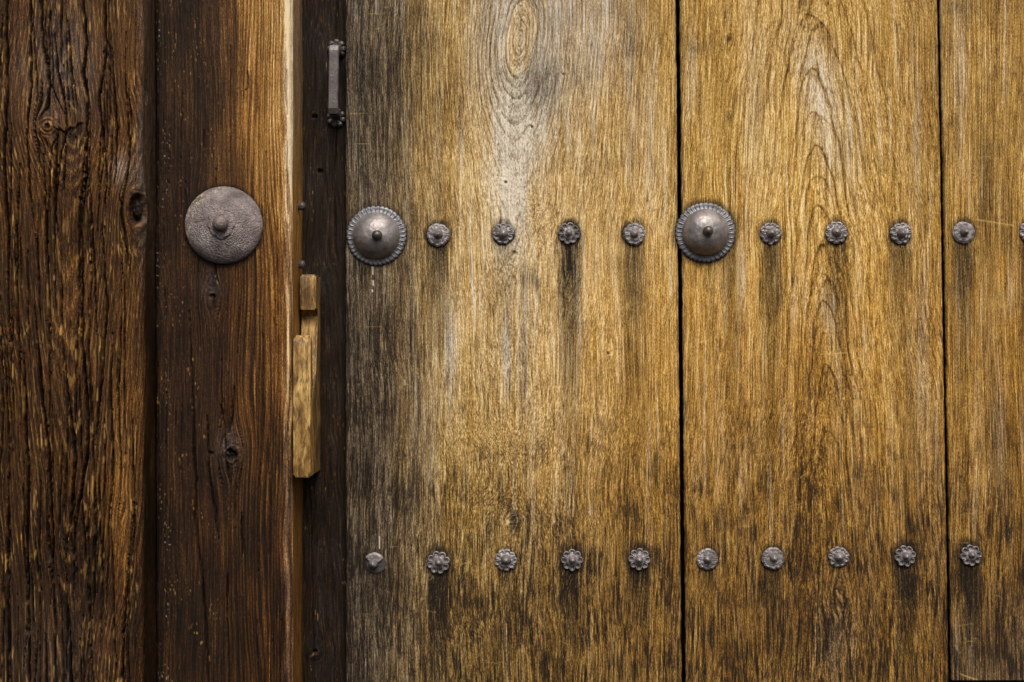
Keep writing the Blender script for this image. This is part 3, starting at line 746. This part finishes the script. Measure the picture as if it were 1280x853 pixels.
def child(o, parent_obj):
    """re-parent o under a part, keeping its world place"""
    o.location = o.location + o.parent.location if o.parent is not None else o.location
    o.location = o.location - (parent_obj.location + (parent_obj.parent.location if parent_obj.parent else Vector()))
    o.parent = parent_obj
    return o

RH = np.concatenate([[0.001], np.linspace(0.08, 0.94, 22), [0.97, 0.99, 1.0, 1.0]])
def skirt(R, H, depth=4.0):
    H = H * np.ones_like(R)
    H[-1] = -depth
    return H

def knob_height(R, hgt, cone):
    dome = np.sqrt(np.clip(1 - R ** 2, 0, 1))
    return hgt * ((1 - cone) * dome + cone * (1 - R) ** 0.9)

def build_stud(x, y, r, kind, seed):
    rg = np.random.RandomState(seed)
    o = (wx(x, 0), 0.0, wz(y, 0))
    ph = rg.uniform(0, 6.28)
    npet = 8 if kind in ('flower', 'broken') else rg.choice([8, 9])
    tilt = rg.uniform(-.04, .04, 2)
    def petal(T):
        return np.abs(np.cos((T + ph) * npet / 2))
    if kind == 'flower':
        rad = lambda T: r * (0.77 + 0.25 * np.clip(petal(T), 0, 1) ** 0.55)
        def hf(R, T):
            c = petal(T)
            cup = np.exp(-((R - 0.74) / 0.17) ** 2) * sstep(0.30, 0.85, c)
            H = 4.8 - 3.6 * cup - 2.8 * (1 - sstep(0.0, 0.35, c)) * sstep(0.42, .7, R) - 1.2 * sstep(.93, 1, R)
            return skirt(R, H)
        nz = 0.35
    elif kind in ('rough', 'worn'):
        amp = 0.10 if kind == 'rough' else 0.055
        rad = lambda T: r * (1 - amp + amp * np.clip(petal(T), 0, 1) ** 0.6 + 0.02 * np.sin(3 * T + ph))
        def hf(R, T):
            c = petal(T)
            k = 1.0 if kind == 'rough' else 0.55
            H = 4.4 - k * 1.5 * np.exp(-((R - 0.76) / 0.14) ** 2) * sstep(.3, .9, c) - k * 1.6 * (1 - sstep(0, .4, c)) * sstep(.5, .8, R) - 1.6 * sstep(.85, 1, R)
            return skirt(R, H)
        nz = 0.95 if kind == 'rough' else 0.55
    elif kind == 'flat':
        rad = lambda T: r * (0.985 + 0.015 * petal(T) + .015 * np.sin(4 * T))
        hf = lambda R, T: skirt(R, 3.8 - 1.4 * sstep(.8, 1, R) + .3 * np.cos(T * 9) * sstep(.7, .9, R))
        nz = 0.5
    else:                                              # broken: only the upper left of the rosette is left
        def rad(T):
            a = np.cos(T - 1.5)
            return r * (0.34 + 0.62 * sstep(0.1, 0.5, a)) * (0.97 + .04 * petal(T))
        hf = lambda R, T: skirt(R, 4.2 - 1.0 * sstep(.8, 1, R))
        nz = 0.4
    st = polar("stud", RH, 112, rad, lambda R, T: hf(R, T) + tilt[0] * r * R * np.cos(T) + tilt[1] * r * R * np.sin(T), M_STUD, gate, o, seed, nz, 3.5)
    kr = r * {'flower': 0.37, 'rough': 0.47, 'worn': 0.40, 'flat': 0.40, 'broken': 0.46}[kind]
    hk = {'flower': 8.0, 'rough': 9.5, 'worn': 9.0, 'flat': 12.0, 'broken': 10.0}[kind] + rg.uniform(-.6, .8)
    ox, oz = rg.uniform(-.7, .7, 2)
    ko = (o[0] + ox * PX, -2.2 * PX, o[2] + oz * PX)
    if kind == 'broken': ko = (o[0] - 1.2 * PX, -2.2 * PX, o[2] - 1.5 * PX)
    kb = polar("knob", np.concatenate([[0.001], np.linspace(.1, .95, 12), [.98, 1.0, 1.0]]), 40, lambda T: kr * (1 + 0.04 * np.sin(2 * T + ph)),
               lambda R, T: skirt(R, knob_height(R, hk, 0.25) + 0.4, 1.0), M_STUD, gate, ko, seed + 50, 0.55 if kind != 'flower' else .3, 3.0)
    child(kb, st)
    if kind == 'broken':
        st['label'] = "broken stud with half its rosette missing"
        gh = polar("back_plate", np.concatenate([[0.001], np.linspace(.2, 1, 8), [1.0]]), 48, 12.5, lambda R, T: skirt(R, 1.3 - .5 * sstep(.8, 1, R), 2), M_GHOST, gate, (o[0] + 2.0 * PX, 0, o[2] - 1.5 * PX), seed + 9, .5, 4)
        child(gh, st)
    return st

M_GHOST = iron_mat("corroded_black_plate", (0.020, 0.017, 0.016), (0.045, 0.038, 0.035), (0.03, 0.024, 0.02), 0.0, 0.8, 0.4, 400)
for i, (x, y, r, kind, a, L) in enumerate(STUDS):
    build_stud(x, y, r, kind, 700 + i * 13)

def build_boss(x, y, r, seed):
    rg = np.random.RandomState(seed)
    o = (wx(x, 0), 0.0, wz(y, 0))
    rd = r * 0.785
    rho = np.concatenate([[0.001], np.linspace(0.06, 0.9, 26), np.linspace(.92, 1, 8), [1.0]])
    def dome(R, T):
        H = 3.0 + 22.0 * (1 - R ** 2.2) ** 0.60
        return skirt(R, H, 1.0)
    dm = polar("boss", rho, 120, rd, dome, M_DOME, gate, o, seed, 0.35, 6.0)
    nfl = 38; ph = rg.uniform(0, 1)
    rr = np.concatenate([[0.70], np.linspace(0.74, 0.985, 12), [1.0, 1.0]])
    nth = nfl * 10
    jit = 0.25 * np.sin(np.arange(nfl) * 2.3 + seed)
    def fl(T):
        return np.abs(np.cos((T + ph) * nfl / 2 + 0.25 * np.sin(T * 5 + seed)))
    rim = polar("rim", rr, nth, lambda T: r * (0.95 + 0.052 * fl(T) ** 0.6 + .004 * np.sin(7 * T)),
                lambda R, T: skirt(R, 4.6 - 2.0 * (R - .74) / .26 + (1.5 * (1 - sstep(0.0, 0.5, fl(T))) - .5) * sstep(.76, .84, R) + 0.5 * sstep(.86, .95, R) - 1.0 * sstep(.96, 1, R), 3.0),
                M_RIM, gate, o, seed + 3, 0.22, 3.0)
    child(rim, dm)
    ko = (o[0] + (3.0 * PX if x < 600 else 0), -24.0 * PX, o[2] - (1.2 * PX if x < 600 else 0))
    kb = polar("knob", np.concatenate([[0.001], np.linspace(.1, .95, 14), [.98, 1.0, 1.0]]), 48, 6.4, lambda R, T: skirt(R, 3.0 + 6.5 * np.sqrt(np.clip(1 - R ** 2, 0, 1)), 3.0), M_KNOB, gate, ko, seed + 8, .15, 3)
    child(kb, dm)
    return dm
b1 = build_boss(*BOSSES[0], 31)
b1['label'] = "domed boss with fluted rim at the left edge of the planks"
b2 = build_boss(*BOSSES[1], 47)
b2['label'] = "domed boss with fluted rim over the gap between two planks"

# --- big plain boss on the post
def build_post_boss():
    s = (DIST + YP) / FPX / PX
    r = 48.5 * s
    o = (wx(280, YP), YP, wz(282, YP))
    rho = np.concatenate([[0.001], np.linspace(0.04, 0.93, 70), np.linspace(.945, 1, 9), [1.0]])
    def H(R, T):
        h = 2.0 + 24.0 * (1 - R ** 2.0) ** 0.66
        rr = R * r
        X, Z = rr * np.cos(T) - 1.5, rr * np.sin(T) + 0.5
        q = np.hypot(X, Z); ang = np.arctan2(Z, X)
        ro = (15.5 + 2.0 * np.abs(np.cos(ang * 4)) ** .7 + 1.2 * np.sin(ang * 3)) * s
        low = 0.5 + 0.5 * sstep(4, -8, Z)
        h = h + 1.5 * (1 - sstep(ro - .7, ro + .7, q)) - 0.9 * np.exp(-((q - ro - .8) / 1.0) ** 2)
        # old crease on the left
        h = h - 0.9 * np.exp(-((Z - 3 - 1.2 * np.sin(X / 4)) / 1.3) ** 2) * sstep(-40, -34, X) * (1 - sstep(-20, -15, X))
        return skirt(R, h, 2.0)
    dm = polar("boss", rho, 220, r, H, M_POSTBOSS, post, o, 77, 0.5, 2.6)
    dm['label'] = "large plain domed iron boss flecked with pale paint"
    ko = (o[0] + 1.5 * PX, YP - 23.5 * PX, o[2] - 0.2 * PX)
    kb = polar("knob", np.concatenate([[0.001], np.linspace(.1, .95, 16), [.98, 1.0, 1.0]]), 48, 9.3, lambda R, T: skirt(R, 5.0 + 8.5 * np.sqrt(np.clip(1 - R ** 2, 0, 1)), 3.0), M_ROUGH, post, ko, 78, .3, 3)
    child(kb, dm)
# pitted iron with flakes of old cream paint near its left and upper rim
M_POSTBOSS = iron_mat("pitted_iron_with_paint", (0.15, 0.126, 0.122), (0.40, 0.345, 0.34), (0.20, 0.155, 0.142), 0.4, 0.47, 1.0, 430, 0.0045)
def add_paint(m):
    nt = m.node_tree; N = NT(nt)
    bs = [n for n in nt.nodes if n.type == 'BSDF_PRINCIPLED'][0]
    src = bs.inputs['Base Color'].links[0].from_socket
    tc = N.n("ShaderNodeTexCoord").outputs['Object']
    sp = N.n("ShaderNodeSeparateXYZ"); nt.links.new(tc, sp.inputs[0])
    d = N.math('SQRT', N.math('ADD', N.math('POWER', sp.outputs[0], 2.0), N.math('POWER', sp.outputs[2], 2.0)))
    edge = N.math('MULTIPLY', N.math('SUBTRACT', d, 0.036), 80.0, clamp=True)
    # mostly on the upper left
    lean = N.math('MULTIPLY', N.math('SUBTRACT', N.math('SUBTRACT', N.math('MULTIPLY', sp.outputs[2], 0.75), sp.outputs[0]), 0.020), 50.0, clamp=True)
    f = N.math('MULTIPLY', edge, lean)
    nz = N.noise(tc, 150, 4, 0.7)
    k = N.math('MULTIPLY', N.math('SUBTRACT', nz, 0.545), 30.0, clamp=True)
    f = N.math('MULTIPLY', f, k)
    nt.links.new(N.mix(f, src, (0.55, 0.48, 0.30)), bs.inputs['Base Color'])
add_paint(M_POSTBOSS)
build_post_boss()

M_NAIL = iron_mat("black_iron", (0.03, 0.026, 0.026), (0.07, 0.062, 0.06), (0.04, 0.03, 0.025), 0.3, 0.5, 0.4, 400)
# --- two nail heads in the side of the post
for ny in (258, 331):
    yy = YP + 0.064
    X = -0.3170
    th = np.linspace(0, 2 * np.pi, 28, endpoint=False)
    prof = [(0.001, 9.0), (2.5, 8.7), (4.2, 7.4), (4.9, 5.2), (4.4, 3.0), (3.6, 1.2), (3.4, -2.0)]
    P = np.array([[[X + hh * PX, yy + rr * math.cos(t) * PX, wz(ny, yy) + rr * 1.15 * math.sin(t) * PX] for t in th] for rr, hh in prof])
    P = P + 0.5 * PX * np.stack([perlin(P[..., 2] * 400, P[..., 1] * 400, ny)] * 3, -1)
    grid_object("nail", P, None, M_NAIL, post, (X, yy, wz(ny, yy)), wrap=True)

# ------------------------------------------------------------------ iron pull on the stile
def build_pull():
    cxp = 421.5
    yw0 = YS - 0.001
    front = YS - 0.046
    x0, x1 = wx(411.0, front), wx(423.5, front)
    ztop, zbot = wz(55, front), wz(143, front)
    th = 0.010
    # staple: bar with two shanks, one forged piece swept along a C-shaped path
    path = [(yw0 + .02, ztop - th / 2), (front + th * 1.2, ztop - th / 2), (front + th * .62, ztop - th * .56), (front + th / 2, ztop - th * 1.0)]
    n = 26
    zs = np.linspace(ztop - th * 1.4, zbot + th * 1.4, n)
    path += [(front + th / 2, z) for z in zs]
    path += [(front + th / 2, zbot + th), (front + th * .62, zbot + th * .56), (front + th * 1.2, zbot + th / 2), (yw0 + .02, zbot + th / 2)]
    path = np.array(path)
    tan = np.gradient(path, axis=0); tan /= np.linalg.norm(tan, axis=1)[:, None]
    nor = np.stack([tan[:, 1], -tan[:, 0]], -1)       # in (y, z); points to the outside of the C
    w = (x1 - x0) / 2; c = (x0 + x1) / 2
    sec = []
    b = 0.0014
    for sx, sn in ((1, 1), (1, -1), (-1, -1), (-1, 1)):
        sec += [(sx * (w - (b if (sx * sn > 0) == True else 0)), sn * (th / 2 - (0 if (sx * sn > 0) else b))),
                (sx * (w - (0 if (sx * sn > 0) else b)), sn * (th / 2 - (b if (sx * sn > 0) else 0)))]
    P = np.zeros((len(path), len(sec), 3))
    rg = np.random.RandomState(3)
    for i, (py, pz) in enumerate(path):
        ww = 1.0 + 0.03 * math.sin(i * .7)
        lean = -0.0016 * (pz - ztop) / (zbot - ztop)
        for j, (sx, sn) in enumerate(sec):
            P[i, j] = (c + sx * ww + lean, py - nor[i, 0] * sn * (1 if True else 0), pz - nor[i, 1] * sn)
    pull = grid_object("pull_handle", P, None, M_PULL, gate, (c, front, (ztop + zbot) / 2), wrap=True)
    for p in pull.data.polygons: p.use_smooth = False
    pull['label'] = "narrow upright iron pull handle on flower washers"
    for k, yy in enumerate((62, 148)):
        o = (wx(421.3 - .8 * k, YS), YS - 0.0015, wz(yy, YS))
        rad = lambda T: 12.3 * (0.82 + 0.18 * np.abs(np.cos(T * 4 + k)) ** .6)
        def hf(R, T):
            cc = np.abs(np.cos(T * 4 + k))
            return skirt(R, 4.2 + 1.2 * np.exp(-((R - .75) / .15) ** 2) * cc - 2.4 * (1 - sstep(0, .4, cc)) * sstep(.3, .6, R) - 1.5 * sstep(.88, 1, R), 3)
        wsh = polar("washer", RH, 96, rad, hf, M_PULL, gate, o, 900 + k, .5, 3)
        child(wsh, pull)
M_PULL = iron_mat("worn_brown_iron", (0.055, 0.051, 0.054), (0.12, 0.112, 0.118), (0.11, 0.075, 0.058), 0.4, 0.45, 0.5, 300)
build_pull()

# ------------------------------------------------------------------ wooden latch block beside the post
def latch_mat(name, dk):
    m, nt, bs = new_mat(name)
    N = NT(nt)
    tc = N.n("ShaderNodeTexCoord").outputs['Object']
    warp = N.noise(tc, 30, 2)
    g = N.n("ShaderNodeVectorMath", operation='MULTIPLY_ADD')
    nt.links.new(tc, g.inputs[0]); g.inputs[1].default_value = (1, 1, 1)
    cb = N.n("ShaderNodeCombineXYZ"); nt.links.new(N.math('MULTIPLY', warp, 0.012), cb.inputs[0]); nt.links.new(N.math('MULTIPLY', warp, 0.01), cb.inputs[1])
    nt.links.new(cb.outputs[0], g.inputs[2])
    v = g.outputs[0]
    f1 = N.noise(N.mapping(v, (700, 700, 22)), 1.0, 3, .6)
    f2 = N.noise(N.mapping(v, (160, 160, 16)), 1.0, 3, .6)
    f3 = N.noise(N.mapping(v, (45, 45, 22)), 1.0, 4, .65)
    t = N.math('ADD', N.math('MULTIPLY', f1, .35), N.math('ADD', N.math('MULTIPLY', f2, .35), N.math('MULTIPLY', f3, .55)))
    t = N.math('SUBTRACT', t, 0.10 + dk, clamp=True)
    col = N.ramp(t, [(0.36, (0.060, 0.030, 0.010)), (0.47, (0.20, 0.11, 0.03)), (0.58, (0.42, 0.27, 0.085)), (0.75, (0.66, 0.50, 0.24))])
    pt = N.math('MULTIPLY', N.math('SUBTRACT', N.noise(N.mapping(v, (130, 130, 45), (3, 1, 2)), 1.0, 4, .7), .50), 6.0, clamp=True)
    col = N.mix(N.math('MULTIPLY', pt, 0.95), col, (0.05, 0.028, 0.010))
    nt.links.new(col, bs.inputs['Base Color'])
    bs.inputs['Roughness'].default_value = 0.55; bs.inputs['Specular IOR Level'].default_value = 0.3
    bp = N.n("ShaderNodeBump"); bp.inputs['Strength'].default_value = .4; bp.inputs['Distance'].default_value = .001
    nt.links.new(N.math('ADD', f1, f2), bp.inputs['Height']); nt.links.new(bp.outputs[0], bs.inputs['Normal'])
    return m
M_LATCH = latch_mat("worn_pale_wood", 0.0)
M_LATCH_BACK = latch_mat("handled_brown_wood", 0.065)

def extruded(name, pts, x0, x1, bev, mat, parent):
    """side outline (depth y, height z) given thickness in x, with worn edges"""
    bm = bmesh.new()
    f = bm.faces.new([bm.verts.new((x0, a, b)) for a, b in pts])
    ex = bmesh.ops.extrude_face_region(bm, geom=[f])
    for v in ex['geom']:
        if isinstance(v, bmesh.types.BMVert): v.co.x = x1
    bmesh.ops.recalc_face_normals(bm, faces=bm.faces[:])
    edges = [e for e in bm.edges if abs(e.verts[0].co.x - e.verts[1].co.x) < 1e-6]
    bmesh.ops.bevel(bm, geom=edges, offset=bev, segments=4, affect='EDGES', clamp_overlap=True)
    org = Vector(((x0 + x1) / 2, sum(p[0] for p in pts) / len(pts), sum(p[1] for p in pts) / len(pts)))
    for v in bm.verts: v.co -= org
    me = bpy.data.meshes.new(name); bm.to_mesh(me); bm.free(); me.materials.append(mat)
    for p in me.polygons: p.use_smooth = True
    me.set_sharp_from_angle(angle=math.radians(38))
    o = bpy.data.objects.new(name, me); o.location = org - parent.location
    return link(o, parent)

latch = empty("wooden_latch", (-0.3013, 0.0185, -0.197))
tag(latch, "pale worn wooden latch block with scooped finger slot beside the post", "latch")
LX0, LX1 = -0.3136, -0.2890
grip = extruded("grip", [(-.093, -.192), (-.0932, -.090), (-.0928, -.012), (-.0915, -.001), (-.0885, .0055), (-.083, .0085), (-.077, .0072), (-.073, .001), (-.070, -.014), (-.067, -.036), (-.0645, -.056),
                (-.0640, -.120), (-.0640, -.1965), (-.0885, -.1965), (-.0915, -.1955)], LX0, LX1, 0.0030, M_LATCH, latch)
grip['label'] = "pale upright front bar of the latch"
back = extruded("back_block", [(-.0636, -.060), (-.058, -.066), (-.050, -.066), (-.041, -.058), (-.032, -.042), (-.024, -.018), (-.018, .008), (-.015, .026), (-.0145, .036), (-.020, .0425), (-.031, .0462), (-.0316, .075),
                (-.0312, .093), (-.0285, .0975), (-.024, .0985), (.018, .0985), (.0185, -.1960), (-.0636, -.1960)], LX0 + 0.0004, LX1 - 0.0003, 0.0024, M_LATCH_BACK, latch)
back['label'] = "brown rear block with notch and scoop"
nb = box_mesh("nail", LX1 - .004, LX1 + .0010, -.0845, -.0800, -.1745, -.1700, M_GHOST, latch, .0008)
